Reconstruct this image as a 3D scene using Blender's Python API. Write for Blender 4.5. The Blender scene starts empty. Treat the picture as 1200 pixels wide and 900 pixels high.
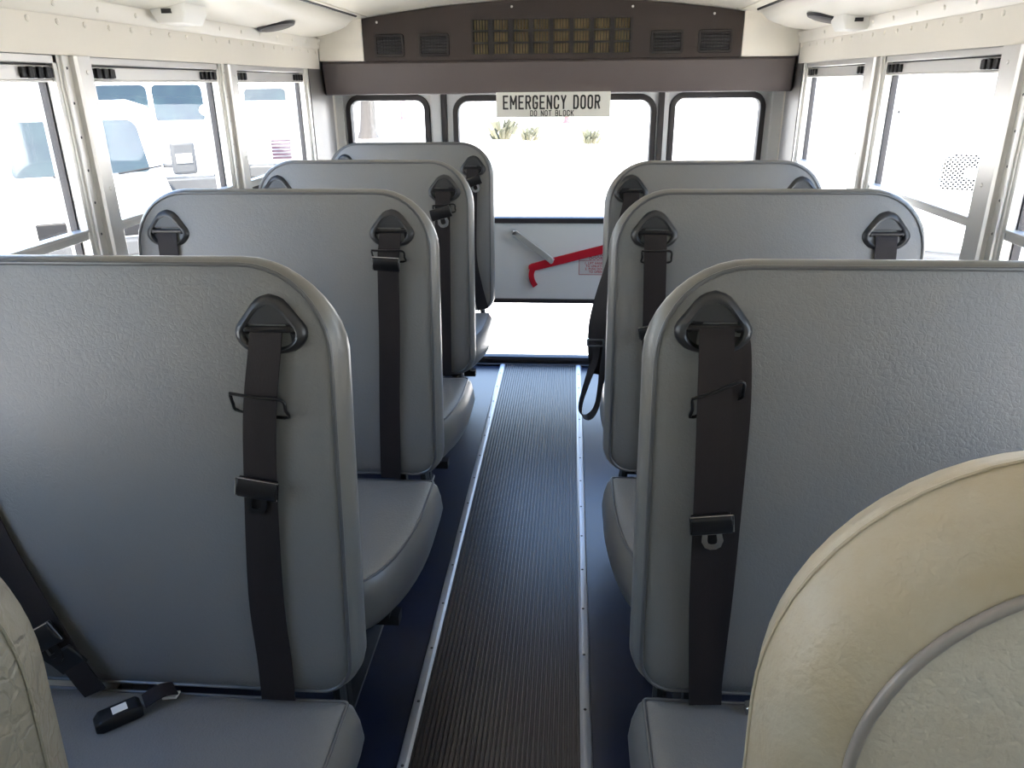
import bpy, math, random
from mathutils import Vector, Matrix
random.seed(4)
SC = bpy.context.scene
COL = SC.collection
PI = math.pi

# ------------------------------------------------------------------ materials
def new_mat(name):
    m = bpy.data.materials.new(name); m.use_nodes = True
    nt = m.node_tree
    for n in list(nt.nodes): nt.nodes.remove(n)
    out = nt.nodes.new('ShaderNodeOutputMaterial')
    return m, nt, out

def pmat(name, col, rough=.5, metal=0, spec=.5, col2=None, cscale=6, cfac=.5, bump=None, coat=0, stretch=None):
    """principled; col2 = second colour mixed by noise; bump = list of (scale, strength, detail)"""
    m, nt, out = new_mat(name)
    p = nt.nodes.new('ShaderNodeBsdfPrincipled')
    nt.links.new(p.outputs[0], out.inputs[0])
    p.inputs['Base Color'].default_value = (*col, 1)
    p.inputs['Roughness'].default_value = rough
    p.inputs['Metallic'].default_value = metal
    p.inputs['Specular IOR Level'].default_value = spec
    if coat: p.inputs['Coat Weight'].default_value = coat
    tc = nt.nodes.new('ShaderNodeTexCoord')
    vec = tc.outputs['Object']
    if stretch:
        mp = nt.nodes.new('ShaderNodeMapping'); mp.inputs['Scale'].default_value = stretch
        nt.links.new(vec, mp.inputs[0]); vec = mp.outputs[0]
    if col2:
        n = nt.nodes.new('ShaderNodeTexNoise'); n.inputs['Scale'].default_value = cscale; n.inputs['Detail'].default_value = 5
        n.inputs['Roughness'].default_value = .6
        nt.links.new(vec, n.inputs['Vector'])
        r = nt.nodes.new('ShaderNodeMapRange'); r.inputs['From Min'].default_value = .38; r.inputs['From Max'].default_value = .68
        r.inputs['To Max'].default_value = cfac
        nt.links.new(n.outputs['Fac'], r.inputs['Value'])
        mx = nt.nodes.new('ShaderNodeMix'); mx.data_type = 'RGBA'
        mx.inputs['A'].default_value = (*col, 1); mx.inputs['B'].default_value = (*col2, 1)
        nt.links.new(r.outputs[0], mx.inputs['Factor'])
        nt.links.new(mx.outputs['Result'], p.inputs['Base Color'])
    prev = None
    for b in (bump or []):
        kind, sc, st, dist = b
        if kind == 'noise':
            n = nt.nodes.new('ShaderNodeTexNoise'); n.inputs['Scale'].default_value = sc; n.inputs['Detail'].default_value = 4
            h = n.outputs['Fac']
        elif kind == 'crease':
            w = nt.nodes.new('ShaderNodeTexNoise'); w.inputs['Scale'].default_value = sc * .45; w.inputs['Detail'].default_value = 3
            nt.links.new(vec, w.inputs['Vector'])
            va = nt.nodes.new('ShaderNodeVectorMath'); va.operation = 'MULTIPLY_ADD'
            va.inputs[1].default_value = (2.6 / sc,) * 3
            nt.links.new(w.outputs['Color'], va.inputs[0]); nt.links.new(vec, va.inputs[2])
            n = nt.nodes.new('ShaderNodeTexVoronoi'); n.feature = 'DISTANCE_TO_EDGE'; n.inputs['Scale'].default_value = sc
            nt.links.new(va.outputs[0], n.inputs['Vector'])
            mr = nt.nodes.new('ShaderNodeMapRange'); mr.inputs['From Max'].default_value = .16
            nt.links.new(n.outputs['Distance'], mr.inputs['Value'])
            h = mr.outputs[0]
        if kind == 'noise': nt.links.new(vec, n.inputs['Vector'])
        bp = nt.nodes.new('ShaderNodeBump'); bp.inputs['Strength'].default_value = st; bp.inputs['Distance'].default_value = dist
        nt.links.new(h, bp.inputs['Height'])
        if prev: nt.links.new(prev, bp.inputs['Normal'])
        prev = bp.outputs[0]
    if prev: nt.links.new(prev, p.inputs['Normal'])
    return m

def glass_mat(name, tint=(1, 1, 1), refl=.06):
    m, nt, out = new_mat(name)
    t = nt.nodes.new('ShaderNodeBsdfTransparent'); t.inputs[0].default_value = (*tint, 1)
    g = nt.nodes.new('ShaderNodeBsdfGlossy'); g.inputs['Roughness'].default_value = .03
    mx = nt.nodes.new('ShaderNodeMixShader'); mx.inputs[0].default_value = refl
    nt.links.new(t.outputs[0], mx.inputs[1]); nt.links.new(g.outputs[0], mx.inputs[2])
    nt.links.new(mx.outputs[0], out.inputs[0])
    return m

M = {}
GRAIN = [('noise', 420, .25, .0012), ('noise', 120, .22, .002), ('crease', 110, .20, .0010), ('crease', 38, .07, .0012)]
M['vinyl'] = pmat('grey_vinyl', (.148, .148, .146), .40, col2=(.162, .150, .130), cscale=5, cfac=.6, bump=GRAIN)
M['vinyl_side'] = pmat('grey_vinyl_border', (.140, .138, .134), .30, col2=(.165, .146, .115), cscale=7, cfac=.6, bump=GRAIN[:1])
M['piping'] = pmat('grey_piping', (.085, .085, .085), .28)
M['beige'] = pmat('beige_vinyl', (.63, .59, .54), .42, col2=(.55, .465, .37), cscale=9, cfac=.55,
                  bump=[('noise', 300, .3, .0015), ('noise', 75, .35, .003), ('crease', 70, .18, .0015), ('crease', 27, .22, .003)])
M['beige_border'] = pmat('beige_border_vinyl', (.50, .455, .375), .42, col2=(.44, .345, .21), cscale=8, cfac=.75,
                  bump=[('noise', 260, .35, .0015), ('noise', 60, .25, .003), ('crease', 45, .09, .002)])
M['beige_piping'] = pmat('beige_piping', (.30, .275, .27), .28)
M['greybeige'] = pmat('grey_beige_vinyl', (.25, .235, .20), .45, col2=(.28, .24, .17), cscale=8, bump=[('noise', 300, .3, .0015), ('crease', 50, .45, .002)])
M['webbing'] = pmat('belt_webbing', (.016, .012, .0115), .6, spec=.22, col2=(.024, .018, .017), cscale=14, bump=[('noise', 700, .3, .0006)], stretch=(1, 1, .05))
M['black'] = pmat('black_plastic', (.008, .0075, .008), .32, spec=.35)
M['bezel'] = pmat('charcoal_plastic', (.020, .020, .021), .34)
M['recess'] = pmat('recess_plastic', (.008, .0075, .0075), .45, spec=.3)
M['chrome'] = pmat('chrome', (.72, .72, .74), .16, 1)
M['steel'] = pmat('dark_steel', (.05, .05, .05), .45, .6)
M['alu'] = pmat('brushed_aluminium', (.74, .72, .69), .38, .75, bump=[('noise', 60, .08, .001)], stretch=(1, 1, .06))
M['alu_strip'] = pmat('floor_aluminium', (.50, .505, .52), .36, .6)
M['white'] = pmat('white_painted_metal', (.80, .76, .68), .40)
M['header'] = pmat('grey_white_metal', (.76, .72, .645), .42, col2=(.79, .75, .68), cscale=3)
M['cove'] = pmat('cove_white', (.83, .79, .70), .30)
M['ceil'] = pmat('ceiling_white', (.78, .735, .63), .30)
M['pad'] = pmat('charcoal_padded_vinyl', (.080, .063, .060), .6, bump=[('noise', 350, .2, .001)])
M['housing'] = pmat('dark_housing', (.036, .026, .022), .6, spec=.3, bump=[('noise', 500, .2, .0008)])
M['grillebar'] = pmat('grille_bar', (.018, .014, .012), .5, spec=.3)
M['filter'] = pmat('grille_filter', (.78, .62, .34), .8, col2=(.60, .46, .25), cscale=30)
M['vent'] = pmat('vent_black', (.025, .022, .022), .5)
M['rearpanel'] = pmat('light_grey_panel', (.78, .78, .77), .32)
M['corner'] = pmat('corner_panel_grey', (.125, .115, .108), .34, bump=[('noise', 300, .2, .001)])
M['rubber'] = pmat('black_rubber', (.028, .022, .022), .5)
M['postred'] = pmat('faded_red_paint', (.20, .055, .065), .6)
M['red'] = pmat('red_paint', (.52, .012, .028), .35)
M['sign'] = pmat('sign_plate', (.62, .61, .56), .45)
M['ink'] = pmat('sign_ink', (.02, .02, .02), .6)
M['redink'] = pmat('red_ink', (.45, .03, .04), .6)
M['label'] = pmat('white_label', (.78, .76, .72), .5)
M['labelpaper'] = pmat('label_paper', (.62, .61, .60), .5)
M['glass'] = glass_mat('window_glass', (.96, .97, .97), .04)
M['wtint'] = glass_mat('dimming_windshield', (.62, .66, .64), .04)  # unseen front pane, darkened to cut the daylight on seats
M['floor'] = pmat('blue_black_rubber_floor', (.009, .014, .036), .28, col2=(.018, .017, .020), cscale=9, cfac=.6, bump=[('noise', 160, .12, .001)])
M['mat'] = pmat('ribbed_rubber', (.020, .016, .014), .34, col2=(.038, .029, .021), cscale=5, cfac=.7, stretch=(1, .4, 1))
M['speaker'] = pmat('speaker_mesh', (.05, .042, .036), .6)
M['lightwhite'] = pmat('white_plastic', (.80, .79, .75), .4)
# outside
M['ground'] = pmat('pale_concrete', (.64, .60, .53), .8, col2=(.56, .52, .46), cscale=.6)
M['vwhite'] = pmat('white_vehicle_paint', (.82, .82, .82), .3)
M['wglass'] = pmat('windshield', (.012, .020, .030), .3, spec=.12, col2=(.020, .034, .040), cscale=1.4, cfac=1)
M['wglass_sky'] = pmat('sky_glare_windshield', (.55, .60, .64), .1)  # bright sky reflection put into the glass colour
M['vgrey'] = pmat('vehicle_grey', (.055, .057, .06), .5, spec=.2)
M['vblack'] = pmat('vehicle_black', (.012, .012, .013), .5, spec=.15)
M['amber'] = pmat('amber_lens', (.75, .42, .05), .3)
M['maroon'] = pmat('grille_slats', (.035, .018, .03), .5, spec=.2)
M['bark'] = pmat('bark', (.035, .031, .029), .8, col2=(.025, .022, .02), cscale=6)
M['leaf'] = pmat('dry_green_leaf', (.11, .115, .075), .6, col2=(.15, .12, .085), cscale=3)

# ------------------------------------------------------------------ mesh helper
class MB:
    def __init__(s): s.v = []; s.f = []
    def add(s, vs, fs):
        o = len(s.v); s.v += [tuple(p) for p in vs]; s.f += [tuple(i + o for i in f) for f in fs]; return s
    def box(s, x0, x1, y0, y1, z0, z1):
        vs = [(x, y, z) for z in (z0, z1) for y in (y0, y1) for x in (x0, x1)]
        return s.add(vs, [(0, 2, 3, 1), (4, 5, 7, 6), (0, 1, 5, 4), (2, 6, 7, 3), (0, 4, 6, 2), (1, 3, 7, 5)])
    def obox(s, c, ax, ay, az):
        """oriented box, half-axis vectors"""
        c = Vector(c); ax, ay, az = Vector(ax), Vector(ay), Vector(az)
        vs = [c + i * ax + j * ay + k * az for k in (-1, 1) for j in (-1, 1) for i in (-1, 1)]
        return s.add(vs, [(0, 2, 3, 1), (4, 5, 7, 6), (0, 1, 5, 4), (2, 6, 7, 3), (0, 4, 6, 2), (1, 3, 7, 5)])
    def loft(s, loops, cap0=True, cap1=True, closed=True):
        n = len(loops[0]); o = len(s.v)
        for l in loops: s.v += [tuple(p) for p in l]
        for i in range(len(loops) - 1):
            for j in range(n if closed else n - 1):
                a, b = o + i * n + j, o + i * n + (j + 1) % n
                s.f.append((a, b, b + n, a + n))
        if cap0: s.f.append(tuple(o + j for j in reversed(range(n))))
        if cap1: s.f.append(tuple(o + (len(loops) - 1) * n + j for j in range(n)))
        return s
    def tube(s, pts, r, n=8, closed=False, caps=True):
        pts = [Vector(p) for p in pts]; m = len(pts); loops = []
        up = Vector((.13, .31, .94)).normalized(); prev = None
        for i, p in enumerate(pts):
            if closed: t = pts[(i + 1) % m] - pts[i - 1]
            else: t = pts[min(i + 1, m - 1)] - pts[max(i - 1, 0)]
            t.normalize()
            if prev is None:
                a = up - t * up.dot(t)
                if a.length < .1: a = Vector((1, 0, 0)) - t * t.x
            else: a = prev - t * prev.dot(t)
            a.normalize(); prev = a; b = t.cross(a)
            loops.append([p + (a * math.cos(2 * PI * k / n) + b * math.sin(2 * PI * k / n)) * r for k in range(n)])
        if closed: loops.append(loops[0])
        return s.loft(loops, caps and not closed, caps and not closed)
    def cyl(s, a, b, r, n=16, r2=None):
        a, b = Vector(a), Vector(b); t = (b - a).normalized()
        u = Vector((0, 0, 1)) if abs(t.z) < .9 else Vector((1, 0, 0))
        x = t.cross(u).normalized(); y = t.cross(x)
        L = lambda c, rr: [c + (x * math.cos(2 * PI * k / n) + y * math.sin(2 * PI * k / n)) * rr for k in range(n)]
        return s.loft([L(a, r), L(b, r if r2 is None else r2)])
    def ball(s, c, rx, ry, rz, n=14, m=8):
        c = Vector(c); loops = []
        for i in range(1, m):
            a = PI * i / m
            loops.append([(c.x + rx * math.sin(a) * math.cos(2 * PI * k / n), c.y + ry * math.sin(a) * math.sin(2 * PI * k / n), c.z - rz * math.cos(a)) for k in range(n)])
        return s.loft(loops)
    def rivet(s, c, nrm, r=.006, h=.003):
        c = Vector(c); t = Vector(nrm).normalized()
        u = Vector((0, 0, 1)) if abs(t.z) < .9 else Vector((1, 0, 0))
        x = t.cross(u).normalized(); y = t.cross(x); n = 8
        L = lambda q, rr: [c + t * q + (x * math.cos(2 * PI * k / n) + y * math.sin(2 * PI * k / n)) * rr for k in range(n)]
        return s.loft([L(-.001, r), L(h * .5, r * .9), L(h, r * .5)])
    def build(s, name, mat, parent=None, origin=(0, 0, 0), smooth=40, bevel=0, seg=2, kind=None, label=None):
        me = bpy.data.meshes.new(name)
        o = Vector(origin)
        me.from_pydata([tuple(Vector(p) - o) for p in s.v], [], s.f)
        me.validate(); me.update()
        ob = bpy.data.objects.new(name, me); COL.objects.link(ob)
        import bmesh
        bm = bmesh.new(); bm.from_mesh(me); bmesh.ops.recalc_face_normals(bm, faces=bm.faces); bm.to_mesh(me); bm.free()
        me.materials.append(M[mat] if isinstance(mat, str) else mat)
        for p in me.polygons: p.use_smooth = True
        me.set_sharp_from_angle(angle=math.radians(smooth))
        if bevel:
            b = ob.modifiers.new('b', 'BEVEL'); b.width = bevel; b.segments = seg; b.limit_method = 'ANGLE'; b.angle_limit = math.radians(35)
            b.harden_normals = False
        if parent: ob.parent = parent
        else: ob.location = o
        if kind: ob['kind'] = kind
        if label: ob['label'] = label
        return ob

def tag(o, label, cat=None, group=None, kind=None):
    o['label'] = label
    if cat: o['category'] = cat
    if group: o['group'] = group
    if kind: o['kind'] = kind
    return o
def thing(name, loc, label, cat, group=None, rotz=0):
    o = bpy.data.objects.new(name, None); COL.objects.link(o); o.empty_display_size = .1
    o.location = loc; o.rotation_euler = (0, 0, rotz)
    return tag(o, label, cat, group)
def structure(name, loc=(0, 0, 0)):
    o = bpy.data.objects.new(name, None); COL.objects.link(o); o.location = loc; o['kind'] = 'structure'
    return o

def catmull(pts, k=6):
    pts = [Vector(p) for p in pts]; out = []
    for i in range(len(pts) - 1):
        p0, p1, p2, p3 = pts[max(i - 1, 0)], pts[i], pts[i + 1], pts[min(i + 2, len(pts) - 1)]
        for j in range(k):
            t = j / k
            out.append(.5 * ((2 * p1) + (p2 - p0) * t + (2 * p0 - 5 * p1 + 4 * p2 - p3) * t * t + (3 * p1 - p0 - 3 * p2 + p3) * t ** 3))
    out.append(pts[-1]); return out
def ribbon(mb, pts, wid, th=.0022, wdir=(1, 0, 0), k=6):
    """strap along pts; wid = width or list; wdir = width direction or list"""
    n0 = len(pts)
    W = [wid] * n0 if not isinstance(wid, (list, tuple)) else list(wid)
    D = [wdir] * n0 if not isinstance(wdir[0], (list, tuple)) else list(wdir)
    P = catmull(pts, k); Wd = catmull([(w, 0, 0) for w in W], k); Dd = catmull(D, k)
    loops = []
    for i, p in enumerate(P):
        t = (P[min(i + 1, len(P) - 1)] - P[max(i - 1, 0)]).normalized()
        d = (Dd[i] - t * Dd[i].dot(t)).normalized(); nn = d.cross(t).normalized()
        w = Wd[i].x / 2
        loops.append([p - d * w - nn * th / 2, p + d * w - nn * th / 2, p + d * w + nn * th / 2, p - d * w + nn * th / 2])
    return mb.loft(loops)

def rrect(x0, x1, z0, z1, rad, inset=0, n=8):
    """rounded-rect outline; rad = ((rx,rz) for corners: x0z0, x1z0, x1z1, x0z1)"""
    x0 += inset; x1 -= inset; z0 += inset; z1 -= inset
    out = []
    C = [(x0, z0, 1, 1, PI), (x1, z0, -1, 1, 1.5 * PI), (x1, z1, -1, -1, 0), (x0, z1, 1, -1, .5 * PI)]
    for (cx, cz, sx, sz, a0), r in zip(C, rad):
        rx, rz = (r if isinstance(r, (list, tuple)) else (r, r))
        rx = max(rx - inset, .004); rz = max(rz - inset, .004)
        for i in range(n + 1):
            a = a0 + .5 * PI * i / n
            out.append((cx + sx * rx + rx * math.cos(a), cz + sz * rz + rz * math.sin(a)))
    return out

def text_mesh(txt, size, sx, bold=0.0):
    c = bpy.data.curves.new('t', 'FONT'); c.body = txt; c.size = size; c.align_x = 'CENTER'; c.align_y = 'CENTER'; c.space_character = 1.13; c.offset = bold; c.extrude = .0006
    o = bpy.data.objects.new('t', c); COL.objects.link(o)
    dg = bpy.context.evaluated_depsgraph_get()
    me = bpy.data.meshes.new_from_object(o.evaluated_get(dg))
    vs = [(v.co.x * sx, v.co.y, v.co.z) for v in me.vertices]; fs = [tuple(p.vertices) for p in me.polygons]
    bpy.data.objects.remove(o); bpy.data.meshes.remove(me); bpy.data.curves.remove(c)
    return vs, fs
def put_text(mb, txt, size, sx, cx, y, cz, bold=0.0):
    vs, fs = text_mesh(txt, size, sx, bold)
    mb.add([(cx + a, y - c, cz + b) for a, b, c in vs], fs)

STROKES = {
 'E': [[(1, 0), (0, 0), (0, 1), (1, 1)], [(0, .5), (.8, .5)]], 'M': [[(0, 0), (0, 1), (.5, .35), (1, 1), (1, 0)]],
 'R': [[(0, 0), (0, 1), (.7, 1), (1, .88), (1, .62), (.7, .5), (0, .5)], [(.55, .5), (1, 0)]],
 'G': [[(1, .78), (.9, .94), (.65, 1), (.35, 1), (.1, .94), (0, .78), (0, .22), (.1, .06), (.35, 0), (.65, 0), (.9, .06), (1, .22), (1, .46), (.55, .46)]],
 'C': [[(1, .72), (1, .8), (.9, .94), (.65, 1), (.35, 1), (.1, .94), (0, .78), (0, .22), (.1, .06), (.35, 0), (.65, 0), (.9, .06), (1, .2), (1, .28)]],
 'O': [[(.35, 0), (.1, .06), (0, .22), (0, .78), (.1, .94), (.35, 1), (.65, 1), (.9, .94), (1, .78), (1, .22), (.9, .06), (.65, 0), (.35, 0)]],
 'N': [[(0, 0), (0, 1), (1, 0), (1, 1)]], 'Y': [[(0, 1), (.5, .48), (.5, 0)], [(1, 1), (.5, .48)]],
 'D': [[(0, 0), (0, 1), (.65, 1), (.92, .9), (1, .72), (1, .28), (.92, .1), (.65, 0), (0, 0)]],
 'T': [[(0, 1), (1, 1)], [(.5, 1), (.5, 0)]], 'B': [[(0, 0), (0, 1), (.75, 1), (.97, .88), (.97, .64), (.75, .52), (0, .52)], [(.75, .52), (1, .4), (1, .13), (.78, 0), (0, 0)]],
 'L': [[(0, 1), (0, 0), (1, 0)]], 'K': [[(0, 0), (0, 1)], [(1, 1), (0, .42)], [(.35, .6), (1, 0)]]}
def stroke_text(mb, txt, h, cw, gap, sp, t, cx, y, z0):
    """condensed block capitals drawn as bars; h height, cw letter width, t bar width"""
    wd = [sp if c == ' ' else (cw * 1.25 if c == 'M' else cw) for c in txt]
    x = cx - (sum(wd) + gap * (len(txt) - 1)) / 2
    for c, w_ in zip(txt, wd):
        for pl in STROKES.get(c, []):
            P = [Vector((x + t / 2 + a * (w_ - t), y, z0 + t / 2 + b_ * (h - t))) for a, b_ in pl]
            for a, b_ in zip(P, P[1:]):
                d = (b_ - a); L_ = d.length; d.normalize(); n = Vector((-d.z, 0, d.x))
                mb.obox((a + b_) / 2, d * (L_ / 2 + t * .42), n * t / 2, Vector((0, .0005, 0)))
        x += w_ + gap

# ------------------------------------------------------------------ dimensions
XL, XR, YB = -1.19, 1.01, 4.10           # side wall inner faces, rear wall
XC = (XL + XR) / 2
YF = -1.6                                # front end of the shell, behind the camera
def ceil_z(x): return 1.853 - .067 * ((x - XC) / .87) ** 2

# ------------------------------------------------------------------ floor
b = MB().box(XL - .06, XR + .06, YF, YB + .05, -.06, 0)
b.build('floor', 'floor', kind='structure')
mx0, mx1 = -.358, .053
b = MB(); n = 34; pw = (mx1 - mx0) / n
prof = []
for i in range(n):
    x = mx0 + i * pw
    prof += [(x + pw * .08, .004), (x + pw * .2, .010), (x + pw * .62, .010), (x + pw * .74, .004)]
loops = [[(x, y, z) for x, z in prof] for y in (-.9, YB - .05)]
b.loft(loops, False, False, closed=False)
b.box(mx0, mx1, -.9, YB - .05, .0002, .0045)
o = b.build('aisle_mat', 'mat', smooth=30)
tag(o, 'dark ribbed rubber mat running down the middle of the aisle', 'floor mat')
for x, lab, sg in ((mx0 - .011, 'worn aluminium strip edging the ribbed mat beside the four-seat row', 1), (mx1 + .008, 'worn aluminium strip edging the ribbed mat beside the three-seat row', -1)):
    b = MB()
    pr = [(-.016, 0), (-.012, .010), (-.004, .0135), (.006, .0135), (.013, .010), (.016, .0)]
    b.loft([[(x + sg * p, y, .0005 + z) for p, z in pr] for y in (-.9, YB - .05)])
    o = b.build('floor_strip', 'alu_strip', smooth=25)
    tag(o, lab, 'floor strip', 'aluminium strips edging the aisle mat')
    s = MB()
    for k in range(24): s.rivet((x, -.7 + .2 * k, .0138), (0, 0, 1), .0045, .002)
    s.build('screw', 'steel', o)

# ------------------------------------------------------------------ ceiling
b = MB(); N = 24
xs = [XL - .06 + (XR - XL + .12) * i / N for i in range(N + 1)]
lo = [(x, ceil_z(x)) for x in xs]; hi = [(x, z + .05) for x, z in reversed(lo)]
b.loft([[(x, y, z) for x, z in lo + hi] for y in (YF, YB + .05)])
ce = b.build('ceiling', 'ceil', kind='structure')
b = MB()
for k in range(15):
    x = XC - .8 + 1.6 * k / 14
    b.rivet((x, 3.735, ceil_z(x) + .0005), (0, 0, -1), .006, .0035)
b.build('rivet_row', 'ceil', ce)
b = MB()
for x0 in (-.985 + .03, .775 - .03):
    b.loft([[(x0 + d, y, ceil_z(x0 + d) - .0045 + zz) for d, zz in ((-.02, 0), (.02, 0), (.02, .006), (-.02, .006))] for y in (YF, 3.74)])
b.build('ceiling_seam', 'ceil', ce)

# ------------------------------------------------------------------ coves along both sides
def cove_prof(s, xw):
    # from ceiling edge down and round to the wall lip; s=+1 for left (x grows to the aisle)
    q = [(.222, 1.840), (.230, 1.812), (.232, 1.790), (.222, 1.765), (.198, 1.742), (.165, 1.727), (.12, 1.713), (.08, 1.704), (.04, 1.700), (.006, 1.699), (-.02, 1.699), (-.02, 1.90), (.15, 1.90)]
    return [(xw + s * a, z) for a, z in q]
for s, xw, side in ((1, XL, 'over the four-seat row'), (-1, XR, 'over the three-seat row')):
    pr = cove_prof(s, xw)
    b = MB().loft([[(x, y, z) for x, z in pr] for y in (YF, 3.60)] + [[(xw + (x - xw) * .93, 3.655, z + (.012 if z < 1.8 else 0)) for x, z in pr]])
    o = b.build('ceiling_cove', 'cove', smooth=50)
    MB().tube([(xw + s * .236, y, ceil_z(xw + s * .236) - .004) for y in (YF, 3.62)], .006, 6).build('seam', 'vent', o)
    tag(o, 'rounded white cove panel along the ceiling edge ' + side, 'ceiling cove', 'white ceiling coves')

# speakers and small boxes on the coves
def speaker(x, y, z, nx, lab):
    t = thing('ceiling_speaker', (x, y, z), lab, 'speaker', 'round ceiling speakers')
    nrm = Vector((nx, 0, -1)).normalized(); c = Vector((0, 0, .004))
    MB().cyl(c, c + nrm * .010, .072, 28, .066).build('rim', 'vent', t, smooth=30)
    MB().cyl(c + nrm * .0095, c + nrm * .014, .060, 28, .050).build('mesh_cover', 'speaker', t, smooth=30)
speaker(-1.098, 3.02, 1.706, .20, 'round dark speaker set in the white cove above the rear of the four-seat row')
speaker(.905, 3.09, 1.708, -.22, 'round dark speaker set in the white cove, half hidden behind a small white box')
def lamp_box(x, y, z, lab, s):
    t = thing('ceiling_lamp', (x, y, z), lab, 'lamp', 'small white boxes on the coves')
    q = [rrect(-.05, .05, -.075, .075, [.012] * 4, i) for i in (0, 0, .014, .018)]
    b = MB().loft([[(a, c, zz) for a, c in l] for l, zz in zip(q, (.01, -.012, -.040, -.042))])
    b.build('housing', 'lightwhite', t, smooth=30)
    MB().box(-.014, .014, -.077, -.070, -.018, -.006).build('slot', 'vent', t)
lamp_box(-1.112, 2.30, 1.706, 'small white box lamp on the cove above the second seat of the four-seat row', 1)
lamp_box(.958, 2.98, 1.702, 'small white box lamp on the cove in front of a round dark speaker', -1)

# ------------------------------------------------------------------ side walls
SILL, WTOP = .86, 1.572
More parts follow.
